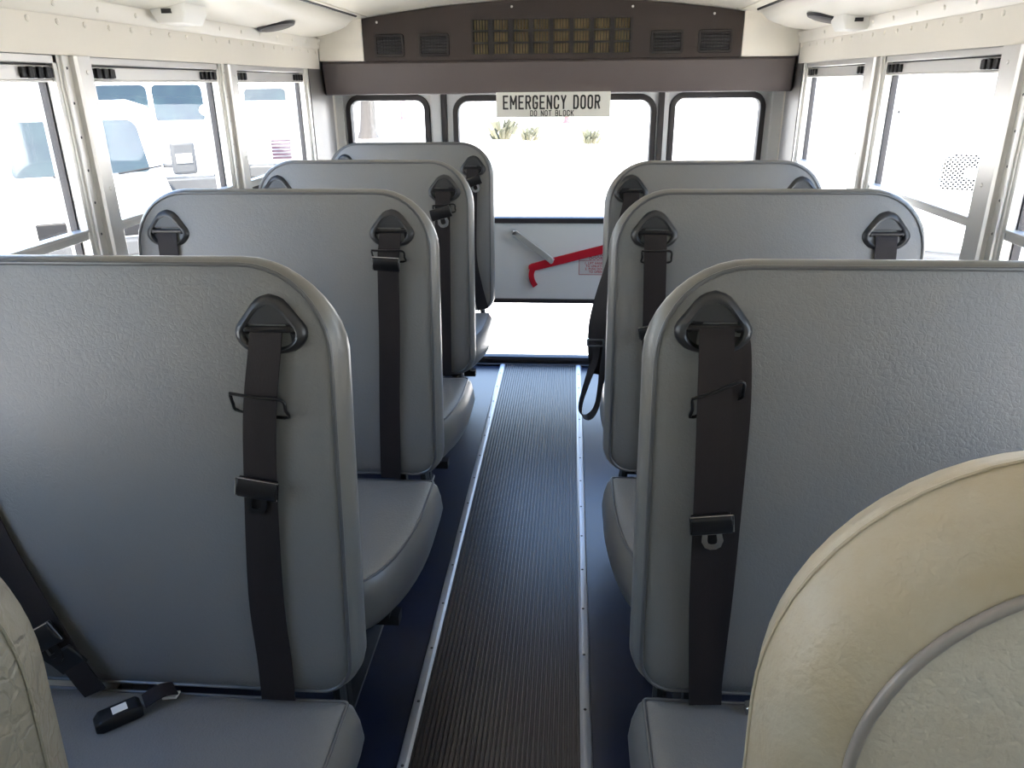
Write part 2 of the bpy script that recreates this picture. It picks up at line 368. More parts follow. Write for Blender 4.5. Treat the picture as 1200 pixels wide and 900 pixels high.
# window spans per side: (y0, y1) openings; pillars: cover span + rivet strip span
LW = [(.215, .955), (1.075, 1.825), (1.94, 2.69), (2.805, 3.57)]
RW = [(.255, 1.005), (1.125, 1.875), (2.015, 2.765), (2.905, 3.655)]
wn = [0]
def side(s, xw, wins, nm):
    # s=+1 left wall: inside is +x
    X = lambda d: xw + s * d             # d>0 towards the aisle
    def bx(b, d0, d1, y0, y1, z0, z1):
        a, c = sorted((X(d0), X(d1))); b.box(a, c, y0, y1, z0, z1); return b
    b = MB()
    bx(b, -.07, 0, YF, YB + .05, -.02, SILL)                     # below the windows
    bx(b, -.07, -.004, YF, YB + .05, WTOP, 1.95)                 # above
    bx(b, -.07, -.03, YF, wins[0][0] - .02, SILL, WTOP)
    for (a0, a1), (c0, c1) in zip(wins[:-1], wins[1:]): bx(b, -.07, -.028, a1, c0, SILL, WTOP)
    bx(b, -.07, -.028, wins[-1][1], YB + .05, SILL, WTOP)
    w = b.build('wall_' + nm, 'header', kind='structure')
    # header panel with two rivet rows
    hp = MB(); bx(hp, -.006, .004, YF, 3.775, WTOP, 1.660)
    hd = hp.build('trim_header_' + nm, 'header', kind='structure')
    l = MB(); l.loft([[(X(a), y, z) for a, z in ((-.003, 1.657), (.0085, 1.657), (.012, 1.662), (.020, 1.699), (.016, 1.702), (-.003, 1.702))] for y in (YF, 3.772)])
    l.build('lip', 'white', hd)
    r = MB()
    y = .9
    while y < 3.75: r.rivet((X(.004), y, 1.643), (s, 0, 0), .0075, .004); y += .105
    y = .95
    while y < 3.75: r.rivet((X(.0155), y, 1.680), (s, 0, -.2), .0075, .004); y += .175
    r.build('rivet_row', 'white', hd)
    # sill cap
    bx(MB(), -.03, .012, YF, 3.65, SILL - .02, SILL).build('sill_cap', 'alu', w)
    # windows
    for (y0, y1) in wins:
        wn[0] += 1
        win = structure('window_%d' % wn[0], (X(-.03), (y0 + y1) / 2, SILL)); og = win.location
        f = MB()
        bx(f, -.050, -.004, y0, y1, WTOP - .019, WTOP)            # top rail
        bx(f, -.050, -.004, y0, y1, SILL, SILL + .022)
        bx(f, -.050, -.004, y0, y0 + .016, SILL, WTOP)
        bx(f, -.050, -.004, y1 - .016, y1, SILL, WTOP)
        f.build('window_frame', 'alu', win, og, bevel=.002)
        g = MB()                                                   # dark gaskets beside the glass
        bx(g, -.046, -.028, y0 + .016, y0 + .022, SILL + .02, 1.515)
        bx(g, -.046, -.028, y1 - .022, y1 - .016, SILL + .02, 1.515)
        bx(g, -.046, -.022, y0 + .016, y1 - .016, 1.549, 1.554)     # dark gap above the sash
        sh = MB()                                                  # upper sash
        bx(sh, -.040, -.014, y0 + .016, y1 - .016, 1.513, 1.5495)
        bx(sh, -.042, -.010, y0 + .016, y1 - .016, 1.513, 1.519)
        bx(sh, -.040, -.008, y0 + .010, y1 - .010, 1.146, 1.170)   # meeting rail
        bx(sh, -.030, -.004, y0 + .010, y1 - .010, 1.164, 1.172)
        g.build('gasket', 'rubber', win, og)
        sh.build('sash_rail', 'alu', win, og, bevel=.002)
        for ya, yb in ((y0 + .017, y0 + .125), (y1 - .125, y1 - .017)):
            lt = MB(); bx(lt, -.020, -.006, ya, yb, 1.522, 1.545)
            for k in (.25, .55, .8): bx(lt, -.010, -.001, ya + (yb - ya) * k - .010, ya + (yb - ya) * k + .006, 1.521, 1.546)
            lt.build('latch', 'black', win, og, bevel=.002)
        for za, zb, d in ((1.168, 1.516, -.030), (SILL + .02, 1.150, -.042)):
            p = MB(); bx(p, d - .002, d + .002, y0 + .012, y1 - .012, za, zb); p.build('pane', 'glass', win, og)
    # pillars between windows
    for i in range(len(wins)):
        a1 = wins[i][1]
        last = i == len(wins) - 1
        c0 = wins[i + 1][0] if not last else a1 + .062
        st = .044                                                   # riveted frame strip on the near side
        t = structure('trim_pillar_%s_%d' % (nm, i + 1), (X(0), a1, SILL)); og = t.location
        q = MB(); bx(q, -.03, -.001, a1 - .004, a1 + st, SILL, WTOP); bx(q, -.03, .006, a1 + .006, a1 + .016, SILL, WTOP)
        q.build('frame_strip', 'alu', t, og, bevel=.0015)
        rv = MB()
        for k in range(9): rv.rivet((X(-.001), a1 + .028, SILL + .06 + k * .078), (s, 0, 0), .0036, .002)
        rv.build('rivet_row', 'vgrey', t, og)
        if not last:
            q = MB()
            pr = [(-.03, a1 + st), (.010, a1 + st), (.016, a1 + st + .006), (.016, c0 - .014), (.008, c0), (-.03, c0)]
            q.loft([[(X(d), y, z) for d, y in pr] for z in (SILL - .3, WTOP - .001)])
            q.build('pillar_cover', 'alu', t, og, smooth=20)
            sc = MB()
            for z in (1.535, 1.26, 1.0): sc.rivet((X(.016), (a1 + st + c0) / 2, z), (s, 0, 0), .0055, .003)
            sc.build('screw', 'alu', t, og)
    # dark corner panel bending to the rear wall
    yc = wins[-1][1] + .048
    cp = []
    for k in range(9):
        u = k / 8
        cp.append((X(.002 - .075 * max(0, u - .35) ** 1.5), yc + (YB - .005 - yc) * u))
    bk = [(X(-.12), yy) for _, yy in reversed(cp)]
    c = MB().loft([[(x, y, z) for x, y in cp + bk] for z in (SILL - .25, 1.66)])
    c.build('trim_corner_' + nm, 'corner', kind='structure')
side(1, XL, LW, 'left')
side(-1, XR, RW, 'right')

# ------------------------------------------------------------------ unseen front wall behind the camera, added with a small dark windshield to cut front light
b = MB()
b.box(XL - .06, XR + .06, YF - .05, YF, -.06, 1.0); b.box(XL - .06, XR + .06, YF - .05, YF, 1.50, 1.95)
for xa, xb in ((XL - .06, XL + .10), (XC - .03, XC + .03), (XR - .10, XR + .06)): b.box(xa, xb, YF - .05, YF, 1.0, 1.50)
b.box(XL - .0, XR + .0, YF, YF + .42, .76, .98)
fwl = b.build('wall_front', 'housing', kind='structure')
b = MB(); b.box(XL, XR, YF - .03, YF - .026, 1.0, 1.50); b.build('pane', 'wtint', fwl)

# ------------------------------------------------------------------ rear wall
WL = (-1.165, -.735); WRr = (.492, .955); DR = (-.655, .445); ZW0, ZW1, DT = .92, 1.450, 1.462
b = MB()
b.box(XL - .12, WL[0], YB, YB + .05, 0, 1.95)
b.box(WL[1], DR[0], YB, YB + .05, 0, 1.95)
b.box(WL[0], WL[1], YB, YB + .05, 0, ZW0); b.box(WL[0], WL[1], YB, YB + .05, ZW1, 1.95)
b.box(DR[0], DR[1], YB, YB + .05, DT, 1.95)
b.box(DR[1], WRr[0], YB, YB + .05, 0, 1.95)
b.box(WRr[0], WRr[1], YB, YB + .05, 0, ZW0); b.box(WRr[0], WRr[1], YB, YB + .05, ZW1, 1.95)
b.box(WRr[1], XR + .12, YB, YB + .05, 0, 1.95)
wr = b.build('wall_rear', 'rearpanel', kind='structure')
b = MB()                                       # raised posts either side of the rear windows
for x0, x1 in ((XL - .05, -1.178), (-.722, -.668), (.450, .482), (.985, 1.045)): b.box(x0, x1, YB - .018, YB, 0, 1.46)
b.build('post', 'rearpanel', wr, bevel=.006)

def ring(mb, x0, x1, z0, z1, y, r, w, d):
    """rounded rubber ring around an opening"""
    out = lambda i: rrect(x0, x1, z0, z1, [r] * 4, i, 8)
    L = [[(a, yy, c) for a, c in out(i)] for i, yy in ((0, y), (.004, y - d), (w - .004, y - d), (w, y), (w, y + .03), (0, y + .03))]
    L.append(L[0]); mb.loft(L, False, False)
for (x0, x1) in (WL, WRr):
    wn[0] += 1
    win = structure('window_%d' % wn[0], ((x0 + x1) / 2, YB, ZW0)); og = win.location
    r = MB(); ring(r, x0 - .006, x1 + .006, ZW0 - .006, ZW1 + .004, YB, .075, .032, .014); r.build('gasket', 'rubber', win, og)
    f = MB(); L = [[(a, yy, c) for a, c in rrect(x0 - .006, x1 + .006, ZW0 - .01, ZW1 + .006, [rad] * 4, i)] for rad, i, yy in ((.01, 0, YB + .002), (.075, .004, YB + .002), (.075, .004, YB + .02), (.01, 0, YB + .02))]
    L.append(L[0]); f.loft(L, False, False); f.build('window_frame', 'rearpanel', win, og)
    p = MB(); p.loft([[(a, yy, c) for a, c in rrect(x0, x1, ZW0, ZW1, [.07] * 4, .012)] for yy in (YB + .014, YB + .018)]); p.build('pane', 'glass', win, og)

# emergency door
door = structure('door_1', ((DR[0] + DR[1]) / 2, YB, 0)); og = door.location
x0, x1 = DR
sl = MB()
def frame_piece(mb, ax0, ax1, az0, az1, r, ox0, ox1, oz0, oz1):
    """slab with one rounded opening"""
    A = rrect(ax0, ax1, az0, az1, [.004] * 4, 0); B = rrect(ox0, ox1, oz0, oz1, [r] * 4, 0)
    L = [[(a, y, c) for a, c in q] for q, y in ((A, YB - .004), (B, YB - .004), (B, YB + .03), (A, YB + .03))]
    L.append(L[0]); mb.loft(L, False, False)
gx0, gx1 = -.600, .412
frame_piece(sl, x0 + .016, x1 - .016, .81, DT - .006, .075, gx0 + .004, gx1 - .004, .822, 1.440)
frame_piece(sl, x0 + .016, x1 - .016, .004, .385, .03, gx0 + .004, gx1 - .004, .038, .362)
sl.box(x0 + .016, x1 - .016, YB - .004, YB + .03, .385, .81)
sl.build('door_panel', 'rearpanel', door, og, smooth=30)
fr = MB()                                       # black rubber door seal
fr.box(x0 - .014, x0 + .014, YB - .026, YB + .03, 0, DT); fr.box(x1 - .014, x1 + .014, YB - .026, YB + .03, 0, DT)
fr.box(x0 - .006, x1 + .006, YB - .05, YB + .04, .0, .010); fr.box(x0 - .006, x1 + .006, YB - .02, YB + .04, .010, .036)
fr.build('door_seal', 'rubber', door, og, bevel=.004)
g = MB(); ring(g, gx0 - .012, gx1 + .012, .802, 1.448, YB - .004, .085, .032, .012); g.build('upper_gasket', 'rubber', door, og)
g = MB(); ring(g, gx0 - .012, gx1 + .012, .022, .386, YB - .004, .03, .026, .012); g.build('lower_gasket', 'rubber', door, og)
for z0, z1, r in ((.815, 1.444, .075), (.03, .37, .03)):
    p = MB(); p.loft([[(a, yy, c) for a, c in rrect(gx0, gx1, z0, z1, [r] * 4)] for yy in (YB + .012, YB + .016)]); p.build('pane', 'glass', door, og)
# release bar: red lever with curved tail, pale link arm
yh = YB - .03
b = MB()
b.loft([[(x, y, z) for x, z in ((-.222, .558), (-.200, .546), (.30, .676), (.30, .722), (-.10, .618), (-.205, .588), (-.222, .578))] for y in (yh, yh + .012)])
tl = catmull([(-.186, 0, .578), (-.203, 0, .548), (-.207, 0, .517), (-.199, 0, .487), (-.184, 0, .463)], 4)
lt_, rt_ = [], []
for k, p in enumerate(tl):
    d = (tl[min(k + 1, len(tl) - 1)] - tl[max(k - 1, 0)]).normalized(); n = Vector((-d.z, 0, d.x)) * .015
    lt_.append(p + n); rt_.append(p - n)
b.loft([[(p.x, y, p.z) for p in lt_ + rt_[::-1]] for y in (yh + .001, yh + .011)])
b.build('release_handle', 'red', door, og, bevel=.002, label='red emergency release lever')
b = MB(); b.obox((-.195, yh - .012, .682), (.106, 0, -.079), (0, .004, 0), (.009, 0, .0135)); b.cyl((-.298, YB - .004, .755), (-.298, yh - .016, .755), .012); b.cyl((-.10, YB - .004, .606), (-.10, yh - .018, .606), .014)
b.build('link_arm', 'alu', door, og, bevel=.002)
lb = MB(); lb.box(.050, .235, YB - .0065, YB - .003, .522, .648); pl = lb.build('instruction_label', 'labelpaper', door, og)
tx = MB(); yy = YB - .0068
for (tt, sz, zz, sxx) in (('EMERGENCY', .024, .634, .95), ('DOOR', .024, .614, .95), ('1. LIFT HANDLE', .017, .588, .9), ('TO UNLATCH', .017, .572, .9), ('2. PUSH DOOR', .017, .556, .9), ('TO OPEN', .017, .540, .9)):
    put_text(tx, tt, sz, sxx, .1425, yy, zz, .0004)
for q in ((.052, .233, .524, .5265), (.052, .233, .6435, .646), (.052, .0545, .524, .646), (.2305, .233, .524, .646), (.052, .233, .600, .602)): tx.box(q[0], q[1], yy - .0006, yy, q[2], q[3])
tx.build('lettering', 'redink', pl, og)

# padded header above the rear windows
b = MB()
pr = [(3.775, 1.592), (3.785, 1.603), (4.09, 1.603), (4.09, 1.458), (3.812, 1.456), (3.800, 1.460), (3.795, 1.470), (3.776, 1.578)]
st = [(XL + .004, .03), (XL + .02, .0), (XR - .02, .0), (XR - .004, .03)]
b.loft([[(x, y + (d if y < 3.9 else 0), z) for y, z in pr] for x, d in st])
o = b.build('padded_header', 'pad', smooth=35)
tag(o, 'charcoal padded header spanning the bus above the rear windows', 'header pad')
# white end panels beside the rear air conditioner
for s, xa, xb, nm in ((1, XL + .004, -.972, 'left'), (-1, .752, XR - .004, 'right')):
    b = MB()
    a, c = sorted((xa, xb)); b.box(a, c, 3.78, 3.84, 1.6045, 1.89)
    b.build('trim_end_panel_' + nm, 'white', kind='structure', bevel=.003)

# rear air conditioner
ac = thing('air_conditioner', (XC, 3.80, 1.604), 'dark rear air conditioning unit with wide gold-backed grille and four vents', 'air conditioner'); og = ac.location
X0, X1, GX0, GX1, GZ0, GZ1 = -.970, .750, -.468, .265, 1.624, 1.774
def top(x): return ceil_z(x) - .003
b = MB()
def slab(xa, xb, zf, zt, n=10):
    q = [(xa + (xb - xa) * i / n) for i in range(n + 1)]
    lo = [(x, zf) for x in q]; hi = [(x, zt(x)) for x in reversed(q)]
    b.loft([[(x, y, z) for x, z in lo + hi] for y in (3.775, 3.815)])
slab(X0, GX0, 1.604, top); slab(GX1, X1, 1.604, top)
slab(GX0, GX1, 1.604, lambda x: GZ0); slab(GX0, GX1, GZ1, top)
b.box(X0, X1, 3.86, 4.09, 1.604, 1.83); b.box(X0, X1, 3.815, 3.86, 1.604, 1.615)
b.box(X0, X0 + .02, 3.815, 3.86, 1.604, 1.8); b.box(X1 - .02, X1, 3.815, 3.86, 1.604, 1.8)
b.build('housing', 'housing', ac, og, smooth=30)
gr = MB(); cw = (GX1 - GX0) / 8
for i in range(9): gr.box(GX0 + cw * i - .010, GX0 + cw * i + .010, 3.776, 3.800, GZ0 - .004, GZ1 + .004)
for i in range(4): z = GZ0 + (GZ1 - GZ0) * i / 3; gr.box(GX0 - .01, GX1 + .01, 3.777, 3.797, z - .004, z + .004)
for i in range(8):
    for k in range(1, 7):
        x = GX0 + cw * i + cw * k / 7; gr.box(x - .0016, x + .0016, 3.779, 3.792, GZ0, GZ1)
g = gr.build('return_grille', 'grillebar', ac, og)
MB().box(GX0, GX1, 3.801, 3.807, GZ0, GZ1).build('filter', 'filter', g, og)
for xa, xb in ((-.918, -.778), (-.712, -.568), (.345, .492), (.556, .708)):
    v = MB(); za, zb = 1.620, 1.717
    fr_ = lambda i: rrect(xa, xb, za, zb, [.012] * 4, i, 4)
    L = [[(a, y, c) for a, c in fr_(i)] for i, y in ((0, 3.776), (.002, 3.768), (.012, 3.768), (.015, 3.776))]
    v.loft(L, False, False)
    vf = v.build('air_vent', 'grillebar', ac, og, smooth=30)
    u = MB(); u.box(xa + .012, xb - .012, 3.7735, 3.7752, za + .012, zb - .012)
    for k in range(5): z = za + .022 + k * .0135; u.obox(((xa + xb) / 2, 3.770, z), ((xb - xa) / 2 - .014, 0, 0), (0, .004, -.002), (0, .0005, .001))
    for k in range(1, 8): x = xa + .014 + (xb - xa - .028) * k / 8; u.box(x - .0008, x + .0008, 3.7675, 3.772, za + .014, zb - .014)
    u.build('louvres', 'vent', vf, og)
for x in (-.9, -.28, .26, .62): MB().rivet((x, 3.775, top(x) - .025), (0, -1, 0), .006, .003).build('screw', 'alu', ac, og)

# emergency door sign
sg = thing('emergency_sign', (-.09, 3.775, 1.354), 'pale sign reading emergency door do not block, hung below the padded header', 'sign'); og = sg.location
MB().box(-.356, .176, 3.770, 3.776, 1.352, 1.463).build('plate', 'sign', sg, og, bevel=.002)
t = MB(); stroke_text(t, 'EMERGENCY DOOR', .062, .0262, .0068, .018, .0078, -.098, 3.7694, 1.387); stroke_text(t, 'DO NOT BLOCK', .026, .0142, .0038, .010, .0036, -.095, 3.7694, 1.357)
t.build('lettering', 'ink', sg, og)

# ------------------------------------------------------------------ bus seats
SLOPE = .125
def fy(Y1, z, off=0): return Y1 + SLOPE * (z - 1.25) - off

def belt_guide(root, og, Y1, x, z=1.155):
    """rounded triangular belt guide on the backrest"""
    ctrl = [(0, .048), (.022, .040), (.044, .014), (.058, -.006), (.056, -.024), (.040, -.040), (.018, -.046), (0, -.047)]
    ctrl = ctrl + [(-a, c) for a, c in reversed(ctrl[1:-1])]
    P = catmull([(a, c, 0) for a, c in ctrl + ctrl[:1]], 3)[:-1]
    def loop(sc, dz, off): return [(x + p.x * sc, fy(Y1, z + p.y * sc + dz, off), z + p.y * sc + dz) for p in P]
    b = MB().loft([loop(1, 0, -.004), loop(1.0, 0, .004), loop(.94, 0, .012), loop(.80, -.001, .0165), loop(.73, -.003, .015), loop(.68, -.004, .004)], False, False)
    g = b.build('belt_guide', 'bezel', root, og, smooth=50)
    c = MB().loft([loop(.70, -.004, .0045), loop(.30, -.004, .0035)], False, True); c.build('recess', 'recess', g, og)
    pnl = [(0, .034), (.016, .029), (.034, .008), (.036, .003), (-.036, .003), (-.034, .008), (-.016, .029)]
    c = MB().loft([[(x + a, fy(Y1, z + c2, o), z + c2) for a, c2 in pnl] for o in (.004, .0135)]); c.build('cover_plate', 'bezel', g, og, bevel=.002)
    c = MB().tube([(x - .036, fy(Y1, z, .010), z - .006), (x + .036, fy(Y1, z, .010), z - .006)], .0055, 8)
    for k in (-1, 1): c.ball((x + k * .037, fy(Y1, z, .010), z - .007), .007, .006, .007, 8, 6)
    c.build('guide_bar', 'black', g, og)
    return g

def tongue(root, og, c, ux, uz, ny, s=1.0, chrome_edge=True, tmat='chrome'):
    """latch plate: plastic grip with steel edges, and the steel tongue with its hole"""
    c, ux, uz, ny = Vector(c), Vector(ux).normalized(), Vector(uz).normalized(), Vector(ny).normalized()
    P = lambda a, b_, d: c + ux * a * s + uz * b_ * s + ny * d
    b = MB()
    sec = [(-.018, .000), (-.018, .006), (-.006, .013), (.012, .014), (.018, .010), (.018, .0)]
    b.loft([[P(w * (1 if h < .012 else .97), h, d) for h, d in sec] for w in (-.034, .034)])
    g = b.build('latch_plate', 'black', root, og, bevel=.002)
    if chrome_edge:
        e = MB(); e.tube([P(-.035, .018, .0105), P(.035, .018, .0105)], .0016, 6)
        for k in (-1, 1): e.tube([P(k * .035, .018, .010), P(k * .035, -.014, .007)], .0016, 6)
        e.build('steel_edge', 'chrome', g, og)
    if not tmat: return g
    out = [(-.016, -.016), (.016, -.016), (.018, -.030), (.013, -.041), (.005, -.045), (-.005, -.045), (-.013, -.041), (-.018, -.030)]
    inn = [(-.007, -.018), (.007, -.018), (.008, -.028), (.007, -.033), (.003, -.035), (-.003, -.035), (-.007, -.033), (-.008, -.028)]
    L = [[P(a, h, d) for a, h in q] for q, d in ((out, .003), (out, .006), (inn, .006), (inn, .003))]; L.append(L[0])
    MB().loft(L, False, False).build('tongue', tmat, g, og, smooth=25)
    return g

def wire_loop(root, og, pts, r=.0028):
    q = catmull(pts + pts[:1], 4)[:-1]
    return MB().tube(q, r, 8, closed=True).build('wire_loop', 'black', root, og)

def bus_seat(name_loc, xi, s, W, Y1, zc, label, group):
    """xi aisle-side edge, s=+1 when the seat runs to +x. Returns root, origin"""
    xo = xi + s * W; x0, x1 = min(xi, xo), max(xi, xo)
    root = thing('bus_seat', ((x0 + x1) / 2, Y1, 0), label, 'seat', group); og = root.location
    Zt, zb = 1.2525, zc - .003
    rt, rb = .155, .075
    R = lambda: [rb, rb, rt, rt]
    def lp(inset, d):
        out = []
        for x, z in rrect(x0, x1, zb, Zt, R(), inset, 10):
            q = min(1, max(0, (z - 1.07) / .165)); q = q * q * (3 - 2 * q)      # thinner towards the top edge
            out.append((x, fy(Y1, z) + d * (1 - .60 * q), z + min(inset, .018) * .5 * q))
        return out
    def sc(loop, f, d):
        cx_ = (x0 + x1) / 2; cz_ = (zb + Zt) / 2
        return [(cx_ + (p[0] - cx_) * f, fy(Y1, cz_ + (p[2] - cz_) * f) + d, cz_ + (p[2] - cz_) * f) for p in loop]
    # front face, pillowed, inside the piping
    b = MB().loft([lp(.018, .004), lp(.022, .001)] + [sc(lp(.022, 0), f_, d_) for f_, d_ in ((.95, -.002), (.87, -.005), (.74, -.008), (.5, -.010))], False, True)
    bk = b.build('backrest', 'vinyl', root, og, smooth=60)
    b = MB().loft([lp(.018, .004), lp(.011, .010), lp(.003, .024), lp(0, .042), lp(.002, .060), lp(.012, .076), lp(.030, .086), lp(.10, .090)], False, True)
    b.build('side_band', 'vinyl_side', bk, og, smooth=60)
    MB().tube(lp(.017, .002), .0036, 8, closed=True).build('face_piping', 'piping', bk, og)
    MB().tube(lp(.014, .080), .0030, 6, closed=True).build('rear_piping', 'piping', bk, og)
    # cushion
    yb = fy(Y1, zc) + .024; yf = yb - .515
    front = ((.13, .36), (.05, .12)) if s < 0 else ((.05, .12), (.13, .36))    # (x0 corner, x1 corner) by side
    fr = [front[1], front[0]] if False else list(front)
    if s < 0: fr = [(.05, .12), (.13, .36)]
    else: fr = [(.13, .36), (.05, .12)]
    def cl(inset, z, tilt=0):
        return [(x, y, z + tilt * (yb - y)) for x, y in rrect(x0 + .004, x1 - .004, yf, yb, [fr[0], fr[1], .03, .03], inset, 10)]
    z = zc; xm, ym = (x0 + x1) / 2, (yf + yb) / 2
    b = MB().loft([cl(.022, z - .010), cl(.030, z - .004)] + [[(xm + (x - xm) * f_, ym + (y - ym) * f_, z + h_) for x, y, _ in cl(.030, z)] for f_, h_ in ((.9, .000), (.75, .003), (.5, .004))], False, True)
    cu = b.build('cushion', 'vinyl', root, og, smooth=60)
    b = MB().loft([cl(.022, z - .010), cl(.010, z - .022), cl(.001, z - .055), cl(-.003, z - .090), cl(.006, z - .125), cl(.030, z - .150), cl(.06, z - .158)], False, True)
    b.build('cushion_side', 'vinyl_side', cu, og, smooth=60)
    MB().tube(cl(.021, z - .0085), .0036, 8, closed=True).build('cushion_piping', 'piping', cu, og)
    # frame and legs
    f = MB(); zf = z - .185
    f.box(x0 + .06, x1 - .05, yf + .10, yf + .135, zf, zf + .027); f.box(x0 + .06, x1 - .05, yb - .02, yb + .015, zf, zf + .027)
    f.box(x0 + .08, x1 - .07, yf + .09, yb - .03, z - .159, z - .150)
    f.tube([(x0 + .06, yb + .03, zf), (x0 + .06, yb + .035, z - .03), (x0 + .07, yb + .06, z + .01)], .013); f.tube([(x1 - .06, yb + .03, zf), (x1 - .06, yb + .035, z - .03), (x1 - .07, yb + .06, z + .01)], .013)
    f.build('seat_frame', 'steel', root, og)
    xl = xi + s * .21
    l = MB()
    for yy, yt in ((yf + .12, yf + .12), (yb + .02, yb)):
        l.loft([[(xl + a, yt + (yy - yt) + c, zz) for a, c in ((-.014, -.018), (.014, -.018), (.014, .018), (-.014, .018))] for zz in (.004, zf + .005)])
    l.box(xl - .022, xl + .022, yf + .08, yb + .06, 0, .006)
    l.build('leg', 'steel', root, og, bevel=.003)
    bo = MB(); bo.cyl((xl + s * -.004, yf + .46, .006), (xl + s * -.004, yf + .46, .022), .013, 10); bo.build('floor_bolt', 'alu', root, og)
    l = MB(); xw = xo - s * .02; l.box(min(xw, xw - s * .03), max(xw, xw - s * .03), yf + .1, yb, 0, zf); l.build('wall_rail', 'steel', root, og)
    return root, og

GL, GR = 'grey bus seats beside the aisle in the row of four', 'grey bus seats beside the aisle in the row of three'
def belt_face(root, og, Y1, pts, wid, off=.014, name='seat_belt', wdir=(1, 0, 0)):
    """strap lying against the backrest: pts (x, z[, extra offset])"""
    b = MB(); P = []
    for p in pts:
        e = p[2] if len(p) > 2 else 0
        P.append((p[0], fy(Y1, p[1], off + e), p[1]))
    ribbon(b, P, wid, wdir=wdir)
    return b.build(name, 'webbing', root, og, smooth=60)
def plate_on(root, og, Y1, x, z, tilt, s=1, off=.018, chrome=True, tmat='chrome'):
    ux = Vector((math.cos(tilt), 0, math.sin(tilt))); uz = Vector((-math.sin(tilt), SLOPE, math.cos(tilt)))
    return tongue(root, og, (x, fy(Y1, z, off), z), ux, uz, (0, -1, 0), s, chrome, tmat)
def loop_on(root, og, Y1, xa, za, xb, zb, drop=.036):
    o1, o2 = .026, .008
    return wire_loop(root, og, [(xa, fy(Y1, za, o1), za), ((xa + xb) / 2, fy(Y1, (za + zb) / 2, o1 + .002), (za + zb) / 2), (xb, fy(Y1, zb, o1), zb), (xb + .004, fy(Y1, zb - drop * .5, o1 - .004), zb - drop * .5),
                               (xb - .002, fy(Y1, zb - drop, o2), zb - drop), (xa + .006, fy(Y1, za - drop, o2), za - drop), (xa + .002, fy(Y1, za - drop * .5, o1 - .004), za - drop * .5)])
def outer_set(root, og, Y1, x, zc, xlow=None):
    belt_guide(root, og, Y1, x)
    xlow = x + .02 if xlow is None else xlow
    belt_face(root, og, Y1, [(x, 1.151, -.006), (x, 1.12, .002), (x + .2 * (xlow - x), 1.0), ((x + xlow) / 2, .8), (xlow, .6), (xlow, zc + .004)], .052)
def buckle(root, og, c, ax, w=.040, l=.076):
    """buckle lying on the cushion with a white press button label"""
    c = Vector(c); ax = Vector(ax).normalized(); ay = Vector((0, 0, 1)).cross(ax).normalized(); up = ax.cross(ay)
    b = MB()
    P = lambda a, d, h: c + ax * a + ay * d + up * h
    sec = lambda a, ww, h: [P(a, -ww, 0), P(a, ww, 0), P(a, ww, h * .75), P(a, ww * .8, h), P(a, -ww * .8, h), P(a, -ww, h * .75)]
    b.loft([sec(-l / 2, w * .34, .014), sec(-l / 2 + .01, w / 2, .022), sec(l / 2 - .006, w / 2, .022), sec(l / 2, w * .42, .016)])
    g = b.build('buckle', 'black', root, og, bevel=.002)
    MB().obox(P(.004, 0, .0222), ax * .012, ay * .009, up * .0006).build('press_button', 'label', g, og)
    return g

# --- row of four (to the left in the photograph)
xi = -.357
r, og = bus_seat('L1', xi, -1, .805, 1.125, .476, 'nearest grey seat of the four-seat row, belt plate hanging halfway down its back', GL); Y = 1.125
belt_guide(r, og, Y, -.466, 1.152)
belt_face(r, og, Y, [(-.472, 1.149, -.006), (-.474, 1.115, .003), (-.489, 1.016, .006), (-.499, .899, .004), (-.509, .69), (-.504, .56), (-.503, .482)], [.052, .052, .054, .055, .061, .061, .061])
loop_on(r, og, Y, -.533, 1.048, -.450, 1.038)
plate_on(r, og, Y, -.503, .886, -.16, 1.0, tmat='black')
belt_guide(r, og, Y, -1.053, 1.15)
ob = belt_face(r, og, Y, [(-1.053, 1.147, -.006), (-1.053, 1.10, .004), (-1.030, .95), (-.985, .78, .004), (-.925, .655, .010), (-.865, .545, .016), (-.835, .49, .014)], [.052, .052, .058, .066, .060, .052, .050], wdir=[(1, 0, 0), (1, 0, 0), (1, 0, .2), (1, 0, .4), (1, 0, .62), (.9, 0, .6), (.9, 0, .5)])
plate_on(r, og, Y, -.915, .600, .55, 1.2, .032, tmat='black')
b = MB(); b.obox((-.878, fy(Y, .556, .030), .556), (.026, 0, .017), (0, .004, 0), (.013, .002, -.019)); b.build('adjuster', 'black', r, og, bevel=.003)
buckle(r, og, (-.765, .955, .480), (.75, .66, 0))
b = MB(); ribbon(b, [(-.735, .985, .492), (-.712, 1.004, .500), (-.695, 1.020, .492)], .036, wdir=(.6, -.7, 0)); b.build('buckle_strap', 'webbing', r, og)
b = MB(); b.obox((-.70, 1.012, .483), (.012, .002, 0), (0, .008, 0), (0, 0, .002)); b.build('buckle_tag', 'label', r, og)

